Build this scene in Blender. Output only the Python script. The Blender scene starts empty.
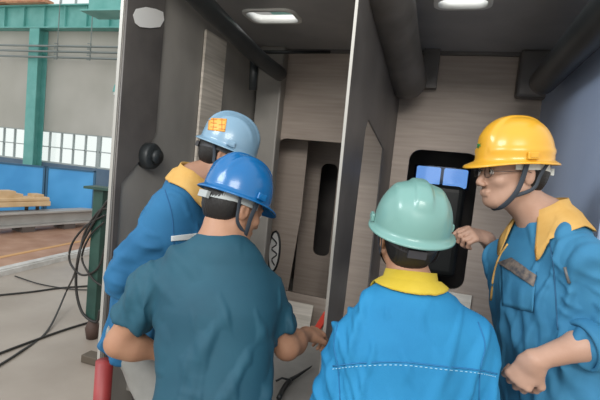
import bpy, bmesh, math, random
import numpy as np
from math import sin, cos, pi, radians, sqrt, atan2
from mathutils import Vector, Matrix
random.seed(7)
SC = bpy.context.scene
COL = SC.collection

# ------------------------------------------------------------------ camera
CAMZ = 1.62; FPX = 440.0
YAW, PIT, ROLL = radians(18), radians(-4.5), radians(5.8)
CM = (Matrix.Rotation(YAW, 3, 'Z') @ Matrix.Rotation(pi/2+PIT, 3, 'X') @ Matrix.Rotation(ROLL, 3, 'Z'))
cam = bpy.data.cameras.new('camera'); cam.lens = 36*FPX/600; cam.sensor_width = 36
camo = bpy.data.objects.new('camera', cam); COL.objects.link(camo)
camo.matrix_world = Matrix.Translation((0, 0, CAMZ)) @ CM.to_4x4()
cam.clip_start = 0.05
SC.camera = camo
# ------------------------------------------------------------------ world and lights
w = bpy.data.worlds.new('world'); SC.world = w; w.use_nodes = True
nt = w.node_tree; bg = nt.nodes['Background']
tc = nt.nodes.new('ShaderNodeTexCoord'); sp = nt.nodes.new('ShaderNodeSeparateXYZ'); rp = nt.nodes.new('ShaderNodeValToRGB')
nt.links.new(tc.outputs['Generated'], sp.inputs[0]); nt.links.new(sp.outputs['Z'], rp.inputs[0]); nt.links.new(rp.outputs[0], bg.inputs['Color'])
rp.color_ramp.elements[0].position = 0.0; rp.color_ramp.elements[0].color = (.92, .93, .90, 1)
rp.color_ramp.elements[1].position = 0.6; rp.color_ramp.elements[1].color = (.93, .97, 1.0, 1)
bg.inputs['Strength'].default_value = 1.1
def area(name, loc, target, size, power, col=(1, 1, 1)):
    l = bpy.data.lights.new(name, 'AREA'); l.shape = 'RECTANGLE'; l.size, l.size_y = size; l.energy = power; l.color = col
    o = bpy.data.objects.new(name, l); COL.objects.link(o); o.location = loc
    o.rotation_euler = (Vector(target)-Vector(loc)).to_track_quat('-Z', 'Y').to_euler(); return o
area('cab_fill_light', (1.0, -3.6, 3.9), (-.3, 3.2, 1.7), (3.0, 1.4), 215, (1, .96, .91))  # added fill from behind the camera to brighten the cab interior
area('left_fill_light', (-3.8, -2.6, 4.6), (.3, 2.4, 1.5), (2.5, 1.2), 190, (.93, .97, 1))  # added cool fill from the left to lift the bluish side plate
SC.view_settings.view_transform = 'Standard'; SC.view_settings.look = 'None'
SC.view_settings.exposure = 0.0; SC.view_settings.gamma = 1.0; SC.view_settings.use_curve_mapping = False

# ------------------------------------------------------------------ helpers
def at(px, py, d):
    """a point seen at (px, py) in the 600x400 photo, d metres in front of the camera"""
    return Vector((0, 0, CAMZ)) + CM @ Vector(((px-300)/FPX*d, (200-py)/FPX*d, -d))
def on(px, py, ax, v):
    r = CM @ Vector(((px-300)/FPX, (200-py)/FPX, -1)); o = Vector((0, 0, CAMZ))
    return o + r*((v-o[ax])/r[ax])
AWAY = Vector((-sin(YAW), cos(YAW), 0)); RIGHT = Vector((cos(YAW), sin(YAW), 0)); UP = Vector((0, 0, 1))
def heading(a, pitch=0):
    a = radians(a); p = radians(pitch)
    return ((AWAY*cos(a)+RIGHT*sin(a))*cos(p) + UP*sin(p)).normalized()

MATS = {}
def mat(name, col, rough=.6, metal=0., col2=None, nscale=8., stretch=(1, 1, 1), bump=0., bscale=60., spec=.5, ramp=(.35, .65), coat=0., detail=6., bstretch=(1, 1, 1), dist=.004):
    if name in MATS: return MATS[name]
    m = bpy.data.materials.new(name); m.use_nodes = True; t = m.node_tree; b = t.nodes['Principled BSDF']
    b.inputs['Roughness'].default_value = rough; b.inputs['Metallic'].default_value = metal
    b.inputs['Specular IOR Level'].default_value = spec; b.inputs['Coat Weight'].default_value = coat
    b.inputs['Base Color'].default_value = (*col, 1)
    tcn = t.nodes.new('ShaderNodeTexCoord')
    if col2 is not None:
        mp = t.nodes.new('ShaderNodeMapping'); mp.inputs['Scale'].default_value = stretch
        n = t.nodes.new('ShaderNodeTexNoise'); n.inputs['Scale'].default_value = nscale; n.inputs['Detail'].default_value = detail
        r = t.nodes.new('ShaderNodeValToRGB'); r.color_ramp.elements[0].color = (*col, 1); r.color_ramp.elements[1].color = (*col2, 1)
        r.color_ramp.elements[0].position, r.color_ramp.elements[1].position = ramp
        t.links.new(tcn.outputs['Object'], mp.inputs[0]); t.links.new(mp.outputs[0], n.inputs['Vector'])
        t.links.new(n.outputs['Fac'], r.inputs[0]); t.links.new(r.outputs[0], b.inputs['Base Color'])
    if bump:
        mp = t.nodes.new('ShaderNodeMapping'); mp.inputs['Scale'].default_value = bstretch
        n = t.nodes.new('ShaderNodeTexNoise'); n.inputs['Scale'].default_value = bscale; n.inputs['Detail'].default_value = 4
        bp = t.nodes.new('ShaderNodeBump'); bp.inputs['Strength'].default_value = bump; bp.inputs['Distance'].default_value = dist
        t.links.new(tcn.outputs['Object'], mp.inputs[0]); t.links.new(mp.outputs[0], n.inputs['Vector'])
        t.links.new(n.outputs['Fac'], bp.inputs['Height']); t.links.new(bp.outputs[0], b.inputs['Normal'])
    MATS[name] = m; return m

def link(o, parent=None):
    COL.objects.link(o)
    if parent is not None: o.parent = parent
    return o
def tag(o, label=None, cat=None, group=None, kind=None):
    if label: o['label'] = label
    if cat: o['category'] = cat
    if group: o['group'] = group
    if kind: o['kind'] = kind
    return o
def thing(name, label, cat, loc=(0, 0, 0), group=None):
    o = bpy.data.objects.new(name, None); COL.objects.link(o); o.location = loc; o.empty_display_size = .1
    return tag(o, label, cat, group)
def put(name, bm, m, parent=None, smooth=False):
    """link a bmesh in world coordinates as one mesh object; children keep world placement"""
    me = bpy.data.meshes.new(name); bmesh.ops.recalc_face_normals(bm, faces=bm.faces[:]); bm.to_mesh(me); bm.free()
    return place(name, me, m, parent, smooth)
def wloc(o):
    v = Vector(o.location)
    while o.parent: o = o.parent; v += Vector(o.location)
    return v
def place(name, me, m, parent=None, smooth=False):
    if m: me.materials.append(m)
    if smooth:
        me.polygons.foreach_set('use_smooth', [True]*len(me.polygons))
    o = bpy.data.objects.new(name, me); COL.objects.link(o)
    n = len(me.vertices); a = np.empty(n*3, np.float32); me.vertices.foreach_get('co', a); a = a.reshape(-1, 3)
    base = np.array([(a[:, 0].min()+a[:, 0].max())/2, (a[:, 1].min()+a[:, 1].max())/2, a[:, 2].min()])
    a -= base; me.vertices.foreach_set('co', a.ravel().astype(np.float32)); me.update()
    o.location = Vector(base.tolist()) - (wloc(parent) if parent else Vector((0, 0, 0)))
    if parent: o.parent = parent
    return o
def BM(): return bmesh.new()
def box(bm, c, s, rz=0., M=None):
    m = Matrix.Translation(c) @ (M.to_4x4() if M else Matrix.Rotation(rz, 4, 'Z')) @ Matrix.Diagonal((s[0], s[1], s[2], 1))
    return bmesh.ops.create_cube(bm, size=1, matrix=m)['verts']
def bevel(bm, w=.005, seg=2):
    bmesh.ops.bevel(bm, geom=[e for e in bm.edges if e.calc_face_angle(0) > .6], offset=w, segments=seg, profile=.5, affect='EDGES')
    return bm
def frame_for(d, upv=UP):
    d = d.normalized(); s = d.cross(upv)
    if s.length < 1e-3: s = d.cross(Vector((1, 0, 0)))
    s.normalize(); return s, d.cross(s).normalized()
def tube(bm, pts, r, seg=12, flat=1., cap=True, upv=UP, rs=None):
    pts = [Vector(p) for p in pts]; rings = []
    for i, p in enumerate(pts):
        d = pts[min(i+1, len(pts)-1)] - pts[max(i-1, 0)]
        s, u = frame_for(d, upv); rr = rs[i] if rs else r
        rings.append([bm.verts.new(p + s*cos(2*pi*k/seg)*rr + u*sin(2*pi*k/seg)*rr*flat) for k in range(seg)])
    for a, b in zip(rings, rings[1:]):
        for k in range(seg): bm.faces.new((a[k], a[(k+1) % seg], b[(k+1) % seg], b[k]))
    if cap: bm.faces.new(rings[0][::-1]); bm.faces.new(rings[-1])
    return bm
def spline(pts, n=8):
    P = [Vector(p) for p in pts]; P = [2*P[0]-P[1]] + P + [2*P[-1]-P[-2]]; out = []
    for i in range(1, len(P)-2):
        for k in range(n):
            t = k/n; a, b, c, d = P[i-1:i+3]
            out.append(.5*((2*b)+(c-a)*t+(2*a-5*b+4*c-d)*t*t+(3*b-a-3*c+d)*t**3))
    out.append(P[-2]); return out
def rrect(x0, y0, x1, y1, r, n=6):
    if not isinstance(r, (tuple, list)): r = (r,)*4
    pts = []
    for (cx, cy, a0, rr) in ((x1, y0, -90, r[0]), (x1, y1, 0, r[1]), (x0, y1, 90, r[2]), (x0, y0, 180, r[3])):
        ccx = cx - rr if cx == x1 else cx + rr; ccy = cy - rr if cy == y1 else cy + rr
        for k in range(n+1):
            a = radians(a0+90*k/n); pts.append((ccx+rr*cos(a), ccy+rr*sin(a)))
    return pts
def plate(name, outer, holes, thick, O, U_, V_, m, parent=None):
    """flat plate with cut-outs: outline points (u, v) -> O + u U + v V, thickness centred on the plane"""
    cu = bpy.data.curves.new('tmp', 'CURVE'); cu.dimensions = '2D'; cu.fill_mode = 'BOTH'; cu.extrude = thick/2
    for loop in [outer]+holes:
        s = cu.splines.new('POLY'); s.points.add(len(loop)-1); s.use_cyclic_u = True
        for i, p in enumerate(loop): s.points[i].co = (p[0], p[1], 0, 1)
    ob = bpy.data.objects.new('tmp', cu); COL.objects.link(ob)
    dg = bpy.context.evaluated_depsgraph_get(); me = bpy.data.meshes.new_from_object(ob.evaluated_get(dg))
    bpy.data.objects.remove(ob); bpy.data.curves.remove(cu)
    U_ = Vector(U_); V_ = Vector(V_); W = U_.cross(V_); M = Matrix((U_, V_, W)).transposed().to_4x4(); M.translation = Vector(O)
    me.transform(M); me.materials.clear()
    bm = BM(); bm.from_mesh(me); bmesh.ops.remove_doubles(bm, verts=bm.verts[:], dist=1e-5)
    return put(name, bm, m, parent)

# ------------------------------------------------------------------ implicit surfaces for bodies and clothes
def npv(v): return np.array(v, np.float32)
class Field:
    def __init__(s, lo, hi, h):
        s.h = h; s.o = npv(lo); s.n = tuple(int(math.ceil((hi[i]-lo[i])/h))+1 for i in range(3))
        s.V = np.full(s.n, .08, np.float32)
    def sub(s, lo, hi):
        i0 = [max(0, int((lo[i]-s.o[i])/s.h)) for i in range(3)]; i1 = [min(s.n[i], int((hi[i]-s.o[i])/s.h)+2) for i in range(3)]
        if any(i1[i] <= i0[i] for i in range(3)): return None
        sl = tuple(slice(a, b) for a, b in zip(i0, i1))
        ax = [(s.o[i]+s.h*np.arange(i0[i], i1[i])).astype(np.float32) for i in range(3)]
        X, Y, Z = np.meshgrid(*ax, indexing='ij', sparse=True); return sl, X, Y, Z
    def comb(s, sl, d, k, op):
        a = s.V[sl]
        if op == 'cut':
            d = -d; h = np.maximum(k-np.abs(a-d), 0)/k; s.V[sl] = np.maximum(a, d)+h*h*k*.25
        else:
            h = np.maximum(k-np.abs(a-d), 0)/k; s.V[sl] = np.minimum(a, d)-h*h*k*.25
    def rc(s, a, b, ra, rb, k=.02, op='add'):
        a = npv(a); b = npv(b); m = max(ra, rb)+k+.03
        r = s.sub(np.minimum(a, b)-m, np.maximum(a, b)+m)
        if r is None: return
        sl, X, Y, Z = r; ab = b-a; L = float(ab@ab)+1e-9
        t = np.clip(((X-a[0])*ab[0]+(Y-a[1])*ab[1]+(Z-a[2])*ab[2])/L, 0, 1)
        d = np.sqrt((X-a[0]-t*ab[0])**2+(Y-a[1]-t*ab[1])**2+(Z-a[2]-t*ab[2])**2)-(ra+t*(rb-ra))
        s.comb(sl, d, k, op)
    def el(s, c, r, F=None, k=.02, op='add'):
        """ellipsoid, axes F = (x, y, z) unit vectors"""
        c = npv(c); m = max(r)+k+.03; q = s.sub(c-m, c+m)
        if q is None: return
        sl, X, Y, Z = q; F = F or (Vector((1, 0, 0)), Vector((0, 1, 0)), UP)
        q = [((X-c[0])*f[0]+(Y-c[1])*f[1]+(Z-c[2])*f[2]) for f in F]
        k0 = np.sqrt(sum((q[i]/r[i])**2 for i in range(3))); k1 = np.sqrt(sum((q[i]/r[i]**2)**2 for i in range(3)))+1e-6
        s.comb(sl, k0*(k0-1)/k1, k, op)
    def ec(s, a, b, ra, rb, side, k=.03, op='add'):
        """elliptic tapered capsule; ra, rb = (half width along side, half depth)"""
        a = npv(a); b = npv(b); m = max(*ra, *rb)+k+.03; q = s.sub(np.minimum(a, b)-m, np.maximum(a, b)+m)
        if q is None: return
        sl, X, Y, Z = q; w = b-a; L = float(np.linalg.norm(w)); w = w/L
        sd = npv(side); sd = sd-w*float(sd@w); sd /= np.linalg.norm(sd); fr = np.cross(w, sd)
        x = (X-a[0])*sd[0]+(Y-a[1])*sd[1]+(Z-a[2])*sd[2]; y = (X-a[0])*fr[0]+(Y-a[1])*fr[1]+(Z-a[2])*fr[2]
        z = (X-a[0])*w[0]+(Y-a[1])*w[1]+(Z-a[2])*w[2]; t = np.clip(z/L, 0, 1)
        A = ra[0]+t*(rb[0]-ra[0]); B = ra[1]+t*(rb[1]-ra[1]); ov = z-t*L
        k0 = np.sqrt((x/A)**2+(y/B)**2+(ov/B)**2); k1 = np.sqrt((x/A**2)**2+(y/B**2)**2+(ov/B**2)**2)+1e-6
        s.comb(sl, k0*(k0-1)/k1, k, op)
    def plane(s, p, n, k=.004, R=None):
        """remove everything on the side n points to (within R of p when given)"""
        p = npv(p); n = npv(Vector(n).normalized()); q = s.sub(p-R, p+R) if R else s.sub(s.o, s.o+s.h*np.array(s.n))
        if q is None: return
        sl, X, Y, Z = q; d = -((X-p[0])*n[0]+(Y-p[1])*n[1]+(Z-p[2])*n[2])
        if R: d = np.maximum(d, np.sqrt((X-p[0])**2+(Y-p[1])**2+(Z-p[2])**2)-R)
        s.comb(sl, d, k, 'cut')
    def mesh(s):
        V = s.V; h = s.h; V[0] = V[-1] = .05; V[:, 0] = V[:, -1] = .05; V[:, :, 0] = V[:, :, -1] = .05
        S = V < 0; c = S[:-1, :-1, :-1].astype(np.uint8)
        for dx, dy, dz in ((1,0,0),(0,1,0),(0,0,1),(1,1,0),(1,0,1),(0,1,1),(1,1,1)):
            c = c + S[dx:S.shape[0]-1+dx, dy:S.shape[1]-1+dy, dz:S.shape[2]-1+dz]
        idx = np.argwhere((c > 0) & (c < 8)); I, J, K = idx.T
        num = np.full(c.shape, -1, np.int32); num[I, J, K] = np.arange(len(idx))
        acc = np.zeros((len(idx), 3), np.float32); cnt = np.zeros(len(idx), np.float32)
        cor = [(x, y, z) for x in (0, 1) for y in (0, 1) for z in (0, 1)]
        val = {q: V[I+q[0], J+q[1], K+q[2]] for q in cor}
        for q in cor:
            for ax in range(3):
                if q[ax]: continue
                q2 = list(q); q2[ax] = 1; q2 = tuple(q2); a, b = val[q], val[q2]; m = (a < 0) != (b < 0)
                t = np.where(m, a/np.where(m, a-b, 1), 0); pt = np.tile(np.array(q, np.float32), (len(idx), 1)); pt[:, ax] += t
                acc += pt*m[:, None]; cnt += m
        P = (idx+acc/cnt[:, None])*h+s.o; faces = []
        for ax in range(3):
            a = np.moveaxis(S, ax, 0); ch = a[:-1] != a[1:]; q = np.argwhere(ch[:, 1:-1, 1:-1])+[0, 1, 1]
            inv = np.moveaxis(num, ax, 0); sgn = a[q[:, 0], q[:, 1], q[:, 2]]
            f = np.stack([inv[q[:, 0], q[:, 1]-1, q[:, 2]-1], inv[q[:, 0], q[:, 1], q[:, 2]-1], inv[q[:, 0], q[:, 1], q[:, 2]], inv[q[:, 0], q[:, 1]-1, q[:, 2]]], 1)
            fl = ~sgn if ax != 1 else sgn
            f[fl] = f[fl][:, ::-1]; faces.append(f)
        return P.astype(np.float32), np.concatenate(faces)
def rawmesh(name, P, Fc):
    me = bpy.data.meshes.new(name); me.vertices.add(len(P)); me.vertices.foreach_set('co', P.ravel())
    me.loops.add(Fc.size); me.loops.foreach_set('vertex_index', Fc.ravel().astype(np.int32))
    me.polygons.add(len(Fc)); me.polygons.foreach_set('loop_start', np.arange(0, Fc.size, 4, dtype=np.int32))
    me.update(calc_edges=True); me.validate(); return me
def vnormals(P, Fc):
    n = np.cross(P[Fc[:, 2]]-P[Fc[:, 0]], P[Fc[:, 3]]-P[Fc[:, 1]]); N = np.zeros_like(P)
    for i in range(4): np.add.at(N, Fc[:, i], n)
    return N/(np.linalg.norm(N, axis=1, keepdims=True)+1e-9)
def relax(P, Fc, it=1, lam=.5):
    E = np.concatenate([Fc[:, [0, 1]], Fc[:, [1, 2]], Fc[:, [2, 3]], Fc[:, [3, 0]]]); E = np.concatenate([E, E[:, ::-1]])
    c = np.bincount(E[:, 0], minlength=len(P))[:, None]
    for _ in range(it):
        A = np.stack([np.bincount(E[:, 0], weights=P[E[:, 1], i], minlength=len(P)) for i in range(3)], 1)/np.maximum(c, 1)
        P = (P+(A-P)*lam).astype(np.float32)
    return P
def folds(P, N, seed, amp, dirs, freq, knots=(), neck=None):
    """cloth folds: warped ridges running across dirs, plus rings of creases near the knots (point, axis, reach, amp, freq)"""
    rs = np.random.RandomState(seed); d = np.zeros(len(P), np.float32)
    warp = sum(np.sin(P@rs.randn(3)*5+rs.rand()*6) for _ in range(4))
    for dv in dirs:
        dv = npv(dv); dv = dv/np.linalg.norm(dv)
        for j in range(3):
            k = dv*freq*(.5+.4*j)+rs.randn(3)*freq*.18; s_ = .5+.5*np.sin(P@k+warp*(1.0+.3*j)+rs.rand()*6)
            mask = .5+.5*np.sin(P@(rs.randn(3)*7)+rs.rand()*6)
            d += s_**3*mask**1.3*amp*1.9/(1+.3*j)
    for (c, axv, reach, am, fr) in knots:
        c = npv(c); q = P-c; r = np.linalg.norm(q, axis=1); m = np.exp(-(r/reach)**2)
        s_ = .5+.5*np.sin(q@npv(axv)*fr*1.7+warp*1.5+q@rs.randn(3)*fr*.5); d += s_**2*m*am*1.1*(.6+.4*np.sin(q@rs.randn(3)*40))
    d = np.maximum(d-d.mean()-.001, -.0045)
    if neck is not None: d *= 1-np.exp(-(np.linalg.norm(P-npv(neck), axis=1)/.12)**4)
    return (P+N*d[:, None]).astype(np.float32)

def hand(F, w, d, nrm, curl=.5, thumb=1, spread=.06, s=1., point=False):
    """palm at wrist w pointing along d, palm faces nrm; thumb=+1: thumb on the d x nrm side"""
    d = Vector(d).normalized(); nrm = Vector(nrm); nrm = (nrm-d*nrm.dot(d)).normalized(); sd = d.cross(nrm)*thumb
    F.ec(w, w+d*.02*s, (.029*s, .02*s), (.034*s, .018*s), sd, k=.02)
    F.ec(w+d*.02*s, w+d*.078*s, (.034*s, .017*s), (.040*s, .013*s), sd, k=.015)
    F.rc(w+d*.02*s+sd*.022*s+nrm*.008*s, w+d*.05*s+sd*.03*s+nrm*.01*s, .017*s, .014*s, k=.012)
    for i, (off, L) in enumerate(((.030, .082), (.010, .09), (-.011, .084), (-.031, .066))):
        b = w+d*(.083-.004*abs(i-1))*s+sd*off*s; c = curl if not (point and i == 0) else .08
        ang = 0; fd = (d+sd*(off*spread*14)).normalized()
        for j, (fr, tr) in enumerate(((.44, 1.0), (.31, 1.15), (.25, .9))):
            ang += c*tr; v = fd*cos(ang)+nrm*sin(ang); e = b+v*L*fr*s
            F.rc(b, e, (.0095-.0008*j)*s, (.0088-.0009*j)*s, k=.004 if j else .007); b = e
    t0 = w+d*.03*s+sd*.03*s+nrm*.006*s
    v = (d*.75+sd*.62+nrm*.25).normalized(); t1 = t0+v*.038*s; F.rc(t0, t1, .0135*s, .011*s, k=.01)
    v = (d*.9+sd*(.25-.3*curl)+nrm*(.2+.5*curl)).normalized(); t2 = t1+v*.03*s; F.rc(t1, t2, .011*s, .0095*s, k=.005)
    v = (d*.85+sd*(.05-.5*curl)+nrm*(.3+.6*curl)).normalized(); F.rc(t2, t2+v*.024*s, .0095*s, .008*s, k=.004)

def head_sdf(F, c, hx, hy, hz):
    p = lambda x, y, z: c+hx*x+hy*y+hz*z
    A = (hx, hy, hz)
    F.el(p(0, -.012, .045), (.074, .094, .078), A, .01)
    F.el(p(0, .030, .0), (.064, .068, .075), A, .03)
    F.el(p(0, .040, -.05), (.050, .050, .055), A, .03)
    F.rc(p(0, .068, -.088), p(0, .070, -.090), .020, .020, .03)
    for s in (-1, 1):
        F.rc(p(.052*s, .0, -.045), p(.024*s, .06, -.088), .018, .014, .03)        # jaw
        F.el(p(.040*s, .070, -.022), (.020, .018, .016), A, .02)                 # cheek
        F.el(p(.031*s, .098, .006), (.017, .014, .011), A, .012, 'cut')          # socket
        F.el(p(.031*s, .082, .006), (.0145, .0135, .0115), A, .004)              # lids
        F.rc(p(.012*s, .094, .022), p(.046*s, .082, .022), .007, .006, .01)      # brow
        F.el(p(.076*s, -.006, -.004), (.009, .019, .031), A, .006)               # ear
        F.el(p(.085*s, -.003, .0), (.006, .010, .018), A, .004, 'cut')
        F.rc(p(.074*s, .008, -.014), p(.076*s, .006, -.004), .006, .004, .004)
        F.el(p(.012*s, .106, -.037), (.0085, .009, .0075), A, .005)              # nostril wing
    F.rc(p(0, .094, .012), p(0, .113, -.030), .0075, .0105, .012)
    F.rc(p(-.018, .094, -.060), p(.018, .094, -.060), .0055, .0055, .006)
    F.rc(p(-.014, .094, -.069), p(.014, .094, -.069), .0060, .0060, .006)
    F.rc(p(0, .096, -.060), p(0, .097, -.060), .006, .006, .005)
    F.rc(p(-.02, .104, -.0645), p(.02, .104, -.0645), .0022, .0022, .003, 'cut')
SKIN = lambda n, c, c2: mat(n, c, .5, col2=c2, nscale=14, bump=.12, bscale=220, spec=.4)

def hard_hat(parent, c, hx, hy, hz, m, style, bandm, strapm):
    """shell with ridges and peak, side slots, headband and chin strap"""
    # the shell sits slightly tipped
    p = lambda x, y, z: c+hx*x+hy*y+hz*z
    bm = BM(); NT, NR = 112, 30; ax, ay, H, z0 = .110, .117, .134, .038
    rows = []
    prof = [('b', 1.0), ('b', .9), ('b', .55), ('b', .15)] + [('d', i/NR) for i in range(NR+1)]
    for kind, t in prof:
        row = []
        for j in range(NT):
            th = 2*pi*j/NT; sx, cy = sin(th), cos(th); fr = max(0, cy)**3
            if kind == 'b':
                e = (.012+.032*fr)*t+.003; x = (ax+e)*sx; y = (ay+e)*cy+(-.004); z = z0-(.004+.016*fr+.004*(max(0, -cy)))*t-(.004 if t > .95 else 0)
                row.append(bm.verts.new(p(x, y, z)))
            else:
                ph = t*pi/2*.985; r = cos(ph)**.80; zz = sin(ph)**.93; x = ax*sx*r; y = (ay+.001)*cy*r-.004*zz; z = z0+.004+H*zz
                nn = Vector((x/ax**2, y/ay**2, (z-z0)/H**2)).normalized(); g = 0
                fade = min(1, max(0, (t-.16)/.18)); fd2 = min(1, max(0, (t-.05)/.1))
                def ridge(u, wd, sf=.006): return 1/(1+math.exp((abs(u)-wd)/sf*3))
                if style == 'three':
                    g = .0050*ridge(x, .012)*fade+.0040*(ridge(abs(x)-.048, .007, .005))*fade*(1 if y < .07 else .3)
                elif style == 'wedge':
                    wd = .020+.10*max(0, -y)*.35; g = .0075*ridge(x, wd, .006)*min(1, max(0, (t-.36)/.18))+.003*ridge(abs(x)-.062, .010, .008)*fade
                elif style == 'vee':
                    wd = .016+.30*max(0, y-.02); g = .0065*ridge(x, min(wd, .045), .006)*fade
                    g += .0035*ridge(z-(z0+.032+.25*max(0, .02-y)*.0), .006, .006)*(abs(sx) > .35)
                elif style == 'band':
                    g = .0055*ridge(x, .030, .007)*fade+.0028*ridge(abs(x)-.070, .006, .006)*fade
                row.append(bm.verts.new(p(x+nn.x*g, y+nn.y*g, z+nn.z*g)))
        rows.append(row)
    for a, b in zip(rows, rows[1:]):
        for j in range(NT): bm.faces.new((a[j], a[(j+1) % NT], b[(j+1) % NT], b[j]))
    top = bm.verts.new(p(0, -.004, z0+.004+H+(.007 if style in ('wedge', 'three', 'vee', 'band') else 0)))
    for j in range(NT): bm.faces.new((rows[-1][j], rows[-1][(j+1) % NT], top))
    hat = put('hard_hat', bm, m, parent, True)
    s = hat.modifiers.new('thick', 'SOLIDIFY'); s.thickness = .003; s.offset = -1
    for sx in (-1, 1):                                                   # accessory slots
        b = BM(); M = Matrix((hx, hy, hz)).transposed()
        box(b, p(sx*.1145, .012, z0+.016), (.010, .034, .022), M=M); bevel(b, .003)
        box(b, p(sx*.1200, .012, z0+.016), (.003, .022, .010), M=M)
        put('accessory_slot', b, m, hat)
    b = BM(); n = 40; R0 = []
    for j in range(n+1):                                                 # headband round the back
        th = radians(62+236*j/n); x, y = .087*sin(th), .104*cos(th)-.008
        zb = .012 if cos(th) > -.4 else .012-.018*(-.4-cos(th))
        R0.append([p(x, y, zb), p(x, y, zb+.026), p(x*.97, y*.97, zb+.026), p(x*.97, y*.97, zb)])
    vs = [[b.verts.new(q) for q in r] for r in R0]
    for a, d in zip(vs, vs[1:]):
        for k in range(4): b.faces.new((a[k], a[(k+1) % 4], d[(k+1) % 4], d[k]))
    b.faces.new(vs[0][::-1]); b.faces.new(vs[-1])
    box(b, p(0, -.118, .005), (.05, .012, .022), M=Matrix((hx, hy, hz)).transposed())
    put('headband', b, bandm, hat)
    pts = []
    b = BM()
    for sx in (-1, 1):
        q = [p(sx*.098, .016, z0+.004), p(sx*.083, .022, -.02), p(sx*.070, .035, -.065), p(sx*.040, .055, -.105), p(0, .062, -.118)]
        tube(b, spline(q, 6), .0085, 8, .22, upv=hx)
        q = [p(sx*.096, -.055, z0+.004), p(sx*.084, -.035, -.005), p(sx*.080, -.018, -.045), p(sx*.064, .040, -.072)]
        tube(b, spline(q, 5), .006, 8, .25, upv=hx)
    put('chin_strap', b, strapm, hat, True)
    return hat, p

def ik(hip, ank, fwd, L1=.43, L2=.42):
    v = ank-hip; D = v.length
    if D > (L1+L2)*.995: L1 = L2 = D/1.99
    a = (L1*L1-L2*L2+D*D)/(2*D); h = sqrt(max(0, L1*L1-a*a)); f = (fwd-v*(fwd.dot(v)/v.dot(v))).normalized()
    return hip+v*(a/D)+f*h

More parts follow.
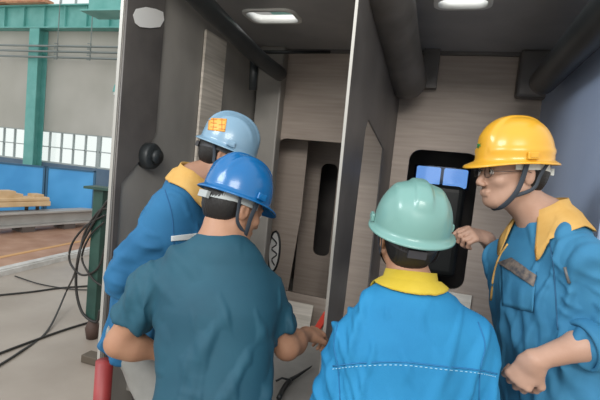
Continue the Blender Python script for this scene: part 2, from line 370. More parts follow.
def person(label, J, cloth, skinm, hairm, hat, seed):
    sd = (J['rs']-J['ls']).normalized(); up = (J['nk']-J['pv']).normalized()
    sd = (sd-up*sd.dot(up)).normalized(); fr = up.cross(sd).normalized()
    root = thing('person', label, 'person', (J['pv'].x, J['pv'].y, 0))
    hy = J['hf'].normalized(); hx = hy.cross(J.get('hu', UP)).normalized(); hz = hx.cross(hy).normalized()
    c = J['hd']; nk = J['nk']; pv = J['pv']; hb = c-hz*.06-hy*.025
    ch = pv.lerp(nk, .68)+fr*.015
    psd = (sd*1.0); psd.z = 0; psd.normalize(); pf = UP.cross(psd)
    rh, lh = pv+psd*.095, pv-psd*.095
    ft = J.get('feet', (0, 0)); ra = Vector((rh.x, rh.y, .10))+psd*.03+pf*ft[0]; la = Vector((lh.x, lh.y, .10))-psd*.03+pf*ft[1]
    rk, lk = ik(rh, ra, pf), ik(lh, la, pf)
    allp = [c+UP*.2, c-UP*.2, c+hy*.15, c-hy*.15, c+hx*.12, c-hx*.12, nk, pv-sd*.24, pv+sd*.24, pv+fr*.2, pv-fr*.2, ra-UP*.03, la]+[J[k]+sd*q for k in ('rs', 'ls') for q in (-.08, .08)]+[J[k]+Vector(q) for k in ('re', 'le') for q in ((-.08, -.08, -.08), (.08, .08, .08))]+[J[k]+J[k+'d'].normalized()*.2+Vector(q) for k in ('rw', 'lw') for q in ((-.07, -.07, -.07), (.07, .07, .07))]+[rk+pf*.09, lk+pf*.09, ra-pf*.12, ra+pf*.12]
    lo = [min(q[i] for q in allp)-.03 for i in range(3)]; hi = [max(q[i] for q in allp)+.03 for i in range(3)]
    # ---- body
    F = Field(lo, hi, J.get('res', .0042))
    F.ec(pv-up*.03, pv+up*.10, (.150, .10), (.138, .095), sd, .05)
    F.ec(pv+up*.10, ch, (.135, .093), (.155, .105), sd, .05)
    F.ec(ch, nk-up*.055-fr*.0, (.155, .105), (.12, .075), sd, .05)
    for s_, S, E, W in ((1, J['rs'], J['re'], J['rw']), (-1, J['ls'], J['le'], J['lw'])):
        F.rc(nk-up*.035, S, .045, .050, .05); F.rc(nk+up*.02, S.lerp(nk, .35), .040, .035, .05)
        F.rc(S, E, .052, .040, .03); F.rc(E, E.lerp(W, .35), .040, .042, .03); F.rc(E.lerp(W, .35), W, .042, .026, .03)
    F.rc(nk-up*.03, hb, .056, .052, .04); F.rc(nk+fr*.02, c-hz*.07+hy*.0, .045, .045, .03)
    head_sdf(F, c, hx, hy, hz)
    for h_, k_, a_ in ((rh, rk, ra), (lh, lk, la)):
        F.rc(h_, k_, .082, .056, .04); F.rc(k_, k_.lerp(a_, .3), .054, .056, .03); F.rc(k_.lerp(a_, .3), a_-UP*.02, .055, .036, .03)
        F.rc(a_-UP*.05, a_-UP*.06+pf*.12, .035, .028, .03)
    hand(F, J['rw'], J['rwd'], J['rwn'], J.get('rc', .5), -1, point=J.get('rp', False))
    hand(F, J['lw'], J['lwd'], J['lwn'], J.get('lc', .5), 1)
    P, Fc = F.mesh(); P = relax(P, Fc, 1, .4); place('body', rawmesh('body', P, Fc), skinm, root, True); del F
    # ---- eyes
    for s_ in (-1, 1):
        b = BM(); e = c+hx*.031*s_+hy*.0865+hz*.0055
        bmesh.ops.create_uvsphere(b, u_segments=20, v_segments=12, radius=.0112, matrix=Matrix.Translation(e))
        eye = put('eye', b, mat('eye_white', (.75, .73, .70), .2), root, True)
        b = BM(); bmesh.ops.create_uvsphere(b, u_segments=16, v_segments=8, radius=.0062, matrix=Matrix.Translation(e+hy*.0062))
        put('iris', b, mat('iris_dark', (.015, .010, .008), .15), eye, True)
        b = BM(); tube(b, [c+hx*s_*.014+hy*.102+hz*.024, c+hx*s_*.030+hy*.099+hz*.028, c+hx*s_*.047+hy*.088+hz*.024], .0032, 6, .8, rs=[.003, .0035, .0015])
        put('eyebrow', b, hairm, root, True)
    # ---- hair (cropped, fades down to the nape)
    F = Field([c[i]-.16 for i in range(3)], [c[i]+.16 for i in range(3)], .004)
    q = lambda x, y, z: c+hx*x+hy*y+hz*z; A = (hx, hy, hz)
    F.el(q(0, -.014, .045), (.080, .100, .084), A, .01); F.el(q(0, -.040, -.005), (.068, .066, .070), A, .03)
    F.plane(q(0, .045, .0), (hy*1.0-hz*.35), .01)
    F.el(q(.088, .0, -.012), (.024, .030, .040), A, .008, 'cut'); F.el(q(-.088, .0, -.012), (.024, .030, .040), A, .008, 'cut')
    F.plane(q(0, -.02, -.072), -hz-hy*.15, .01); F.el(q(0, .075, -.04), (.085, .075, .07), A, .01, 'cut')
    P, Fc = F.mesh(); P = relax(P, Fc, 1); N = vnormals(P, Fc); P = P+N*(np.sin(P@npv((900, 700, 300)))*.0006)[:, None].astype(np.float32)
    place('hair', rawmesh('hair', P.astype(np.float32), Fc), hairm, root, True)
    # ---- upper garment
    short = cloth.get('short'); f = cloth.get('fat', 1.); h = .0055
    F = Field(lo, hi, h)
    for S, E, W, ex in ((J['rs'], J['re'], J['rw'], J.get('rslv', 1)), (J['ls'], J['le'], J['lw'], J.get('lslv', 1))):
        o_ = (S-nk).normalized()
        F.rc(nk-up*.045, S-up*.002, .052, .064, .05); F.rc(nk-up*.006, S.lerp(nk, .3), .052, .048, .05)
        if short:
            en = S.lerp(E, .66); F.rc(S, en+(E-S).normalized()*.05, .066, .068, .03); F.plane(en, (E-S), .004, .14)
        else:
            F.rc(S, E, .070, .060, .035)
            if ex >= 1: en = E.lerp(W, .95); F.rc(E, en+(W-E).normalized()*.05, .060, .046, .02); F.plane(en, (W-E), .004, .11)
            else: F.rc(E, E.lerp(W, ex), .062, .060, .02)
    F.ec(pv-up*.09, pv+up*.10, (.185*f, .140*f), (.178*f, .132*f), sd, .05)
    F.ec(pv+up*.10, ch, (.176*f, .128*f), (.182*f, .130*f), sd, .05)
    F.ec(ch, nk-up*.060, (.180*f, .125*f), (.135, .085), sd, .05)
    F.plane(pv-up*(.10 if short else .09), -up, .006)
    F.rc(nk-up*.008+fr*.012, nk+up*.14, .056, .085, .012, 'cut')                    # neck opening
    P, Fc = F.mesh(); P = relax(P, Fc, 3, .5); N = vnormals(P, Fc)
    ks = []
    for S, E, W in ((J['rs'], J['re'], J['rw']), (J['ls'], J['le'], J['lw'])):
        ks += [(S-up*.07+fr*0, (S-ch).normalized(), .11, .010, 60)]
        if not short: ks += [(E, (W-S).normalized(), .10, .009, 75), (S.lerp(E, .5), (E-S).normalized(), .09, .005, 60)]
        else: ks += [(S.lerp(E, .4), (E-S).normalized()+fr*.6, .07, .004, 70)]
    ks += [(pv+up*.12, up+sd*.3, .16, .006, 45)]
    P = folds(P, N, seed, cloth.get('amp', .007), [sd, sd+up*.35, sd-up*.3], cloth.get('freq', 28), ks, nk)
    P = relax(P, Fc, 1, .3)
    g = place(cloth['name'], rawmesh(cloth['name'], P, Fc), cloth['mat'], root, True); del F
    if cloth.get('label'): g['label'] = cloth['label']
    # ---- trousers and boots
    F = Field([lo[0]-.03, lo[1]-.03, 0], [hi[0]+.03, hi[1]+.03, pv.z+.16], .0075)
    F.ec(pv-up*.05, pv+up*.05, (.156, .110), (.152, .106), sd, .05)
    for h_, k_, a_ in ((rh, rk, ra), (lh, lk, la)):
        F.rc(h_, k_, .100, .078, .04); F.rc(k_, a_+UP*.01, .077, .068, .03)
    F.plane((pv.x, pv.y, .075), (0, 0, -1), .004); F.plane(pv+up*.02, up, .004)
    P, Fc = F.mesh(); P = relax(P, Fc, 2); N = vnormals(P, Fc)
    P = folds(P, N, seed+5, .008, [psd, psd+UP*.4], 24, [(rk, (0, 0, 1), .13, .010, 60), (lk, (0, 0, 1), .13, .010, 60), (ra, (0, 0, 1), .13, .012, 70), (la, (0, 0, 1), .13, .012, 70)])
    place('trousers', rawmesh('trousers', P, Fc), cloth['tmat'], root, True)
    for a_ in (ra, la):
        g0 = Vector((a_.x, a_.y, 0)); F = Field([g0[i]-.25 if i < 2 else -.01 for i in range(3)], [g0.x+.25, g0.y+.25, .22], .006)
        F.rc(g0+UP*.10, g0+UP*.15, .045, .046, .02); F.ec(g0+UP*.055-pf*.04, g0+UP*.045+pf*.15, (.045, .045), (.048, .035), psd, .03)
        F.plane((g0.x, g0.y, .004), (0, 0, -1), .003); F.plane(g0+UP*.17, UP, .003)
        P, Fc = F.mesh(); P = relax(P, Fc, 1); place('boot', rawmesh('boot', P, Fc), mat('boot_black', (.02, .02, .02), .45), root, True)
    return dict(root=root, garment=g, c=c, hx=hx, hy=hy, hz=hz, nk=nk, pv=pv, sd=sd, up=up, fr=fr, ch=ch, J=J)

from mathutils.bvhtree import BVHTree
def bvh(o):
    off = wloc(o); return BVHTree.FromPolygons([v.co+off for v in o.data.vertices], [p.vertices[:] for p in o.data.polygons])
def shirt_collar(b, m, h0=.045, drop=.055, open_=.5, lean=0., tips=.05, r=(.072, .070), off=0., low=.012, flare=1.):
    """stand-and-fall collar: band round the neck that folds over and down; open at the throat"""
    nk, up, sd, fr = b['nk'], b['up'], b['sd'], b['fr']; axis = (up+fr*lean).normalized(); f2 = sd.cross(axis)*-1
    f2 = axis.cross(sd); tree = bvh(b['garment']); n = 72; bm = BM(); rows = []
    for j in range(n+1):
        a = radians(open_*60+(360-open_*120)*j/n); fx = sin(a); fy = cos(a); fr_ = max(0, fy)
        o = nk+f2*.010-axis*low
        def q(rr, z): return o+sd*fx*rr*r[0]/.07+f2*(fy*rr*r[1]/.07)+axis*(z-fr_*.030)
        tip = tips*fr_**2
        wob = .002*sin(a*3+1)
        prof = [(.078, .000), (.074, h0*.5), (.069, h0*.92), (.070, h0+.006), (.074, h0+.007), (.079+wob, h0*.75), (.092+wob+off, h0-drop*.45), (.104+off+wob*1.5, h0-drop-tip*.6), (.107+off+tip*.6, h0-drop-.008-tip), (.102+off+tip*.6, h0-drop-.006-tip), (.090+off*.6, h0-drop*.5), (.079, h0*.6)]
        pts = [q(t[0] if t[0] < .079 else .079+(t[0]-.079)*flare, t[1]) for t in prof]
        for i in range(5, 11):
            l, nn, _, _ = tree.find_nearest(pts[i]); g_ = (pts[i]-l).dot(nn); need = .010 if i in (6, 7, 8) else .005
            if g_ < need and (pts[i]-l).length < .05: pts[i] = l+nn*need
        rows.append([bm.verts.new(t) for t in pts])
    k = len(rows[0])
    for a, c in zip(rows, rows[1:]):
        for i in range(k): bm.faces.new((a[i], a[(i+1) % k], c[(i+1) % k], c[i]))
    bm.faces.new(rows[0][::-1]); bm.faces.new(rows[-1])
    return put('collar', bm, m, b['garment'], True)

from mathutils.bvhtree import BVHTree
def snap(o, pts, lift=.0):
    """press world points onto the surface of o"""
    dg = bpy.context.evaluated_depsgraph_get(); off = wloc(o); me = o.data
    t = BVHTree.FromPolygons([v.co+off for v in me.vertices], [p.vertices[:] for p in me.polygons]); out = []; C0 = Vector((0, 0, CAMZ))
    for p in pts:
        p = Vector(p); l, n, i, d = t.ray_cast(C0, (p-C0).normalized())
        if l is None: l, n, i, d = t.find_nearest(p)
        if n.dot(C0-l) < 0: n = -n
        out.append((l+n*lift, n))
    return out
def seam(o, pts, m, r=.0016, n=6, name='seam', lift=.0005):
    b = BM(); q = snap(o, spline(pts, n), lift); tube(b, [a for a, _ in q], r, 6); return put(name, b, m, o, True)
def patch(o, corners, m, name, lift=.003, nu=14, nv=10, th=.003):
    """cloth patch laid on the surface, corners ordered around"""
    A, B_, C_, D_ = [Vector(q) for q in corners]; b = BM(); pts = []
    for i in range(nu+1):
        for j in range(nv+1):
            u, v = i/nu, j/nv; pts.append(A.lerp(B_, u).lerp(D_.lerp(C_, u), v))
    q = snap(o, pts, lift); vs = [b.verts.new(a) for a, _ in q]
    for i in range(nu):
        for j in range(nv):
            k = i*(nv+1)+j; b.faces.new((vs[k], vs[k+1], vs[k+nv+2], vs[k+nv+1]))
    ob = put(name, b, m, o, True); s = ob.modifiers.new('t', 'SOLIDIFY'); s.thickness = th; s.offset = 0; return ob

# ================================================================== STRUCTURE
S = 'structure'
m_conc = mat('shop_floor', (.27, .225, .185), .42, col2=(.38, .325, .275), nscale=1.3, bump=.15, bscale=20, ramp=(.3, .7), spec=.5)
m_rust = mat('oxide_floor', (.30, .155, .095), .6, col2=(.42, .25, .17), nscale=2.5, bump=.1)
m_wall = mat('shed_cladding', (.44, .425, .375), .8, col2=(.54, .52, .47), nscale=.6, detail=3)
m_green = mat('green_paint', (.12, .40, .36), .5, col2=(.18, .48, .44), nscale=3)
m_dgreen = mat('dark_green_paint', (.012, .045, .035), .45, col2=(.025, .075, .058), nscale=6)
m_steelbar = mat('galvanised', (.22, .25, .24), .45, metal=.3)
b = BM(); box(b, (-2, 4, -.05), (26, 24, .1)); tag(put('floor', b, m_conc), kind=S)
# shed wall: plinth strip, window band, cladding, girder line, upper band
WY = 9.5; CZ = CAMZ-1.55
X0, X1 = -17.5, -4.5
b = BM(); box(b, ((X0+X1)/2, WY+.1, .49), (X1-X0, .2, .98)); tag(put('wall_back', b, mat('plinth_blue', (.10, .16, .24), .7, col2=(.13, .2, .28), nscale=2)), kind=S)
b = BM(); box(b, ((X0+X1)/2, WY+.1, (1.86+5.22)/2), (X1-X0, .2, 5.22-1.86)); tag(put('wall_back_upper', b, m_wall), kind=S)
b = BM(); box(b, ((X0+X1)/2, WY-.12, 4.88), (X1-X0, .14, .60)); box(b, ((X0+X1)/2, WY-.16, 5.17), (X1-X0, .3, .03)); box(b, ((X0+X1)/2, WY-.16, 4.59), (X1-X0, .3, .03))
x = X0+.3
while x < X1: box(b, (x, WY-.2, 4.88), (.02, .12, .56)); x += .72
tag(put('crane_girder', b, m_green), 'long turquoise steel girder running along the top of the far shed wall', 'girder')
m_mull = mat('window_steel', (.42, .47, .46), .6)
def glass(name, col, a):
    m = bpy.data.materials.new(name); m.use_nodes = True; t = m.node_tree; t.nodes.clear(); o = t.nodes.new('ShaderNodeOutputMaterial')
    mx = t.nodes.new('ShaderNodeMixShader'); tr = t.nodes.new('ShaderNodeBsdfTransparent'); gl = t.nodes.new('ShaderNodeBsdfGlossy')
    tr.inputs[0].default_value = (*col, 1); gl.inputs['Roughness'].default_value = .08; mx.inputs[0].default_value = a
    t.links.new(tr.outputs[0], mx.inputs[1]); t.links.new(gl.outputs[0], mx.inputs[2]); t.links.new(mx.outputs[0], o.inputs[0]); return m
m_glass = glass('window_glass', (.97, 1, 1), .06)
def window(i, x0, x1, z0, z1, nx, nz):
    b = BM(); t = .028
    for z in (z0, z1): box(b, ((x0+x1)/2, WY+.05, z), (x1-x0, .08, .06))
    for k in range(nx+1): box(b, (x0+(x1-x0)*k/nx, WY+.05, (z0+z1)/2), (.06 if k in (0, nx) else t, .06, z1-z0))
    for k in range(1, nz): box(b, ((x0+x1)/2, WY+.05, z0+(z1-z0)*k/nz), (x1-x0, .06, t))
    o = put('window_%d' % i, b, m_mull); tag(o, kind=S)
    b = BM(); box(b, ((x0+x1)/2, WY+.06, (z0+z1)/2), (x1-x0, .006, z1-z0)); put('pane', b, m_glass, o)
for i in range(6):
    a = X0+i*2.16; window(i+1, a, a+2.10, .99, 1.86, 5, 2); window(i+7, a, a+2.10, 5.25, 7.0, 4, 2)
XC = on(30, 90, 1, WY-.35).x
for x in (XC-3.95, XC, XC+3.95):
    b = BM(); box(b, (x, WY-.03, 2.28), (.34, .03, 4.56)); box(b, (x, WY-.30, 2.28), (.34, .03, 4.56)); box(b, (x, WY-.165, 2.28), (.03, .25, 4.56))
    tag(put('steel_column', b, m_green), 'turquoise H section steel column against the far wall' if x == XC else 'turquoise steel column out of the main view', 'column')
for i, z in enumerate((4.08, 3.94, 3.79)):
    b = BM(); tube(b, [(X0, WY-.42, z), (X1, WY-.42, z-.02)], .028, 8)
    tag(put('service_pipe', b, m_steelbar, None, True), '%s of the three thin grey pipes running across the far wall' % ('topmost', 'middle', 'lowest')[i], 'pipe', 'pipes across the far wall')
for x, near in ((on(57, 55, 1, WY-.42).x, 'turquoise column'), (on(90, 55, 1, WY-.42).x, 'dark steel jamb')):
    b = BM(); tube(b, [(x, WY-.42, 5.2), (x, WY-.42, 3.72)], .012, 6)
    for z in (4.08, 3.94, 3.79):
        tube(b, [(x-.06, WY-.46, z+.05), (x+.06, WY-.46, z+.05), (x+.06, WY-.46, z-.06), (x-.06, WY-.46, z-.06)], .012, 6)
    tag(put('pipe_hanger', b, m_steelbar), 'thin grey hanger rod clamping the three pipes, %s' % ('nearer the '+near), 'hanger', 'pipe hangers')
XLP = on(117, 78, 1, WY-.2).x
t = thing('lamp_fitting', 'small green and white lamp hanging beside the dark steel jamb', 'lamp', (XLP, WY-.20, 3.1))
b = BM(); tube(b, [(XLP, WY-.20, 3.18), (XLP, WY-.20, 4.6)], .01, 6); put('cable', b, m_steelbar, t)
b = BM(); tube(b, [(XLP, WY-.20, 3.0), (XLP, WY-.20, 3.18)], .08, 12, rs=[.09, .05]); put('lamp_shade', b, m_green, t)
b = BM(); tube(b, [(XLP, WY-.20, 2.93), (XLP, WY-.20, 3.0)], .06, 12); put('diffuser', b, mat('milky', (.8, .85, .8), .4), t)
# orange hoist on the girder, top left corner
m_or = mat('orange_paint', (.55, .22, .12), .5, col2=(.65, .33, .18), nscale=4)
t = thing('crane_hoist', 'rusty orange hoist trolley sitting on top of the turquoise girder', 'hoist', (-11.9, WY-.3, 5.19))
b = BM(); box(b, (-11.9, WY-.3, 5.27), (2.6, .35, .12)); box(b, (-11.2, WY-.3, 5.24), (1.4, .3, .1)); bevel(b, .02); put('trolley_frame', b, m_or, t)
b = BM(); tube(b, [(-12.6, WY-.3, 5.48), (-11.7, WY-.3, 5.48)], .17, 16); put('rope_drum', b, m_or, t, True)
b = BM(); box(b, (-11.3, WY-.3, 5.42), (.42, .3, .2)); bevel(b, .03); put('motor', b, m_or, t)

# ---- yard between the camera and the far wall (kerb and rails run away from the camera)
z = 0
k0, k1 = on(0, 277, 2, 0), on(92, 254, 2, 0); kd = (k1-k0).normalized(); kn = Vector((-kd.y, kd.x, 0))
def strip(p0, d, L0, L1, n0, n1, z0, z1, bm=None):
    b = bm or BM(); n = Vector((-d.y, d.x, 0))
    c = p0+d*((L0+L1)/2)+n*((n0+n1)/2); box(b, (c.x, c.y, (z0+z1)/2), (L1-L0, n1-n0, z1-z0), rz=atan2(d.y, d.x)); return b
m_kerb = mat('kerb_steel', (.42, .40, .37), .6, col2=(.55, .53, .5), nscale=9, stretch=(1, 1, 1))
b = strip(k0, kd, -5, 2.8, 0, .16, 0, .06); strip(k0, kd, -5, 2.8, .03, .13, .06, .075, b)
tag(put('floor_rail', b, m_kerb), 'pale grey flat rail lying on the shop floor', 'rail')
b = strip(k0, kd, -8, 8, .3, 2.35, 0, .006); tag(put('oxide_floor_strip', b, m_rust), kind=S, label='rust red painted strip of the shop floor')
b = strip(k0, kd, -8, 8, .66, .74, .006, .012); tag(put('floor_line', b, mat('yellow_line', (.55, .30, .12), .6)), kind=S)
# long I beam lying down
g0, g1 = on(0, 235, 2, 0), on(95, 227, 2, 0); gd = (g1-g0).normalized(); n_ = Vector((-gd.y, gd.x, 0))
m_beam = mat('primed_beam', (.34, .325, .30), .6, col2=(.44, .425, .40), nscale=2)
b = strip(g0, gd, -4, 2.2, 0, .30, .10, .13); strip(g0, gd, -4, 2.2, .12, .16, .13, .32, b); strip(g0, gd, -4, 2.2, 0, .30, .32, .35, b)
tag(put('steel_beam', b, m_beam), 'long pale grey steel beam lying in front of the blue panels', 'beam')
for i, L in enumerate((-2.6, -1.2, .35, 1.1)):
    b = strip(g0, gd, L, L+.22, .0, .32, 0, .10); tag(put('timber_block', b, mat('block_brown', (.10, .08, .07), .8)), 'short dark block under the pale grey beam, ' + ('beyond the left frame edge', 'below the tan casting', 'just right of the tan casting', 'nearest the black hoses')[i], 'block', 'blocks under the grey beam')
# blue screens behind the beam
q0, q1 = on(0, 162, 2, 1.10), on(96, 171, 2, 1.10); d_ = (q1-q0).normalized(); W = (q1-q0).length
m_blue = mat('blue_sheet', (.055, .31, .66), .38, col2=(.09, .40, .78), nscale=1.6, detail=2)
m_bfr = mat('blue_frame', (.03, .12, .22), .5)
def screen(L0, L1, ztop, lab, nn=0.):
    c = q0+d_*L0; t = thing('blue_screen', lab, 'screen', (c.x, c.y, 0), 'blue screens behind the beam')
    put('sheet', strip(q0, d_, L0+.02, L1-.02, nn, nn+.015, .10, ztop-.02), m_blue, t)
    b = strip(q0, d_, L0, L1, nn-.02, nn+.03, ztop-.03, ztop); strip(q0, d_, L0, L1, nn-.02, nn+.03, .08, .11, b)
    strip(q0, d_, L0, L0+.035, nn-.02, nn+.03, 0, ztop, b); strip(q0, d_, L1-.035, L1, nn-.02, nn+.03, 0, ztop, b); put('frame', b, m_bfr, t)
s48 = W*.47
screen(-2.0, s48, 1.10, 'bright blue sheet metal screen behind the tan castings'); screen(s48+.02, W, 1.10, 'bright blue sheet metal screen right of the tan castings, next to the hoses')
b = strip(q0, d_, W+.3, W+2.4, .4, .45, 0, 1.04); bevel(b, .01); strip(q0, d_, W+.3, W+2.4, 0.38, .47, 1.00, 1.06, b)
tag(put('dark_blue_cabinet', b, mat('navy', (.035, .085, .15), .5)), 'dark navy blue board standing right behind the bright blue screens', 'board')
# tan castings on the beam
m_tan = mat('tan_primer', (.56, .37, .19), .6, col2=(.66, .47, .27), nscale=5)
t = thing('tan_casting', 'light tan cast part with bosses lying on the pale grey beam', 'casting', g0)
def tcast(L0, L1, z0, z1, n0=.02, n1=.3): return strip(g0+n_*.1, gd, L0, L1, n0, n1, z0, z1)
b = tcast(-.55, .90, .43, .52); bevel(b, .015); put('bed', b, m_tan, t)
b = tcast(-.55, .88, .52, .59); bevel(b, .02); strip(g0+n_*.1, gd, .02, .30, .05, .27, .59, .70, b); strip(g0+n_*.1, gd, .30, .42, .05, .27, .59, .65, b); strip(g0+n_*.1, gd, .62, .78, .05, .27, .59, .64, b); put('housing', b, m_tan, t)
for L in (-.42, .55, .74):
    c = g0+n_*.26+gd*L; b = BM(); tube(b, [(c.x, c.y, .352), (c.x, c.y, .43)], .03, 12); put('foot', b, mat('dark_iron', (.05, .05, .05), .5), t, True)

# ================================================================== STEEL CAB SHELL
ZR = 2.415+CZ; ZF = .39; YF, YB = 1.67, 3.2; XL, XD, XR = -1.46, -.38, .52
m_st = mat('bare_steel', (.34, .28, .235), .5, metal=.05, col2=(.48, .405, .35), nscale=5, stretch=(.5, .5, 9), ramp=(.2, .8), bump=.15, bscale=18, bstretch=(.6, .6, 14))
m_stl = mat('bare_steel_light', (.55, .50, .43), .5, metal=.05, col2=(.74, .68, .60), nscale=6, stretch=(.4, .4, 10), bump=.2, bscale=20, bstretch=(.5, .5, 14))
m_dk = mat('dark_mill_scale', (.095, .088, .085), .42, metal=.1, col2=(.150, .138, .13), nscale=3, bump=.08, bscale=30)
m_roof = mat('roof_grey', (.36, .36, .36), .5, metal=.1, col2=(.46, .455, .45), nscale=2.5)
m_lw = mat('side_grey', (.27, .26, .24), .5, metal=.1, col2=(.38, .36, .33), nscale=2.2, stretch=(1, 1, .6), bump=.1)
m_bluest = mat('bluish_haze_steel', (.40, .50, .70), .40, metal=.05, col2=(.48, .58, .78), nscale=1.6, detail=3)  # bluish glare and haze over the right plate put into its colour
m_edge = mat('ground_edge', (.42, .41, .38), .4, metal=.4)
m_blk = mat('black_pipe', (.018, .022, .024), .42, col2=(.035, .040, .042), nscale=4)
cab = thing('steel_cab_shell', 'large dark welded steel cab shell the workers lean into, with window cut-outs', 'steel structure', ((XL+XR)/2, YF, 0))
# side plate left, with cut-out near the top of the jamb
h = rrect(1.735, 2.20+CZ-.06, 1.93, 2.29+CZ-.02, .03)
plate('side_plate', [(YF, .0), (YB+1.5, .0), (YB+1.5, ZR+.3), (YF, ZR+.3)], [], .020, (XL-.010, 0, 0), (0, 1, 0), (0, 0, 1), m_lw, cab)
b = BM(); box(b, (XL-.010, YF-.004, (ZR+.3+.42)/2), (.016, .008, ZR+.3-.42)); o = put('ground_edge', b, m_edge, cab); o['label'] = 'bright ground front edge of the side plate'
# dark jamb plate welded on the inside of the side plate
plate('jamb_plate', [(YF, 1.50), (YF+.02, .40), (YF+.03, .40), (YF+.04, 1.45), (YF+.22, 1.62), (YF+.27, 1.72), (YF+.27, ZR-.02), (YF, ZR-.02)], [], .012, (XL+.007, 0, 0), (0, 1, 0), (0, 0, 1), m_dk, cab)
b = BM(); box(b, (XL+.012, 2.46, 1.93), (.015, .25, .86)); o = put('stiffener_bar', b, m_stl, cab); o['label'] = 'pale unpainted vertical bar on the side plate'
q = [on(x, y, 0, XL+.017) for x, y in ((136, 9), (146, 7), (156, 9), (163, 12), (164, 20), (160, 27), (150, 28), (140, 27), (135, 23), (133, 15))]  # bright reflection on the jamb, painted as a thin white patch
tag(plate('reflection_patch', [(v.y, v.z) for v in q], [], .002, (XL+.0175, 0, 0), (0, 1, 0), (0, 0, 1), mat('reflection_white', (.82, .82, .80), .5)), 'white patch painted for a bright reflection, high on the dark jamb plate', 'painted reflection')
# round boss on the jamb
p = on(150, 156, 0, XL+.03); b = BM(); tube(b, [p-Vector((.03, 0, 0)), p+Vector((.02, 0, 0)), p+Vector((.03, 0, 0))], .066, 28, upv=UP, rs=[.066, .066, .058]); tube(b, [p+Vector((.03, 0, 0)), p+Vector((.055, 0, 0))], .036, 28); put('round_boss', b, m_blk, cab, True)
# back plate with two cut-outs
h1 = rrect(-1.285, .56+CZ, -.72, 1.745+CZ, (.02, .02, .09, .04)); h2 = rrect(-.265, .80+CZ, .20, 1.745+CZ, .08)
plate('back_plate', [(XL, ZF), (XR, ZF), (XR, ZR), (XL, ZR)], [h1, h2], .03, (0, YB+.015, 0), (1, 0, 0), (0, 0, 1), m_st, cab)
# roof with two light openings
def rr4(pts):
    q = [on(x, y, 2, ZR) for x, y in pts]; return (min(v.x for v in q)+.0, min(v.y for v in q), max(v.x for v in q), max(v.y for v in q))
O1 = rr4(((249, 10), (291, 10), (296, 21), (256, 21))); O2 = rr4(((438, -3), (487, -3), (488, 6), (438, 6)))
r1 = rrect(*O1, .04); r2 = rrect(*O2, .04)
plate('roof_plate', [(XL, YF), (XR, YF), (XR, YB+1.5), (XL, YB+1.5)], [r1, r2], .03, (0, 0, ZR+.015), (1, 0, 0), (0, 1, 0), m_roof, cab)
for rr in (O1, O2):
    plate('opening_rim', rrect(rr[0]-.018, rr[1]-.018, rr[2]+.018, rr[3]+.018, .06), [rrect(rr[0]+.002, rr[1]+.002, rr[2]-.002, rr[3]-.002, .05)], .05, (0, 0, ZR+.012), (1, 0, 0), (0, 1, 0), mat('white_rim', (.80, .80, .76), .5), cab)
b = BM(); box(b, ((XL+XR)/2, (YF+YB+1.5)/2+.1, ZF-.02), (XR-XL, YB+1.5-YF-.2, .04)); put('floor_plate', b, mat('floor_steel', (.34, .325, .30), .55, metal=.05, col2=(.48, .46, .43), nscale=3, bump=.15), cab)
for x in (XL+.05, XD, XR-.05):
    for y in (YF+.3, YB+1.3): b = BM(); box(b, (x, y, (ZF-.04)/2), (.10, .10, ZF-.04)); put('support_leg', b, m_dk, cab)
# divider plate with cut-out
f0, f1 = 2.04, 2.66; hd = [(f0-.05, .62), (f1+.12, .62), (f1+.04, 1.70+CZ), (f0+.05, 1.80+CZ), (f0, 1.74+CZ)]
plate('divider_plate', [(1.70, ZF), (YB, ZF), (YB, ZR), (1.62, ZR), (1.62, 2.3)], [hd], .010, (XD-.005, 0, 0), (0, 1, 0), (0, 0, 1), m_dk, cab)
b = BM(); v0 = Vector((XD-.005, 1.70, ZF)); v1 = Vector((XD-.005, 1.62, 2.3)); dv = v1-v0; M = Matrix((Vector((1, 0, 0)), dv.normalized().cross(Vector((1, 0, 0))), dv.normalized())).transposed()
box(b, v0+dv*.5-Vector((0, .003, 0)), (.011, .008, dv.length), M=M); o = put('ground_edge', b, m_edge, cab); o['label'] = 'bright ground front edge of the divider plate'
# right side plate
plate('side_plate', [(YF+.10, ZF), (YB+1.5, ZF), (YB+1.5, ZR+.3), (YF+.10, ZR+.3)], [], .03, (XR+.015, 0, 0), (0, 1, 0), (0, 0, 1), m_bluest, cab)['label'] = 'smooth bluish grey side plate'
# vertical dark posts on back plate
b = BM(); p0 = on(262, 70, 1, YB-.03); box(b, (XL+.115, YB-.05, (ZF+ZR)/2), (.20, .10, ZR-ZF)); bevel(b, .012); put('corner_post', b, m_lw, cab)
b = BM(); box(b, (XR-.06, YB-.05, (ZR+2.16+CZ)/2-.02), (.22, .10, .30)); bevel(b, .02); put('gusset', b, m_dk, cab)
b = BM(); box(b, (-.19, YB-.05, ZR-.13), (.10, .07, .26)); put('gusset', b, m_dk, cab)
b = BM(); box(b, ((XL+XR)/2, YB-.012, ZR-.012), (XR-XL, .024, .024)); put('weld_bead', b, m_dk, cab)
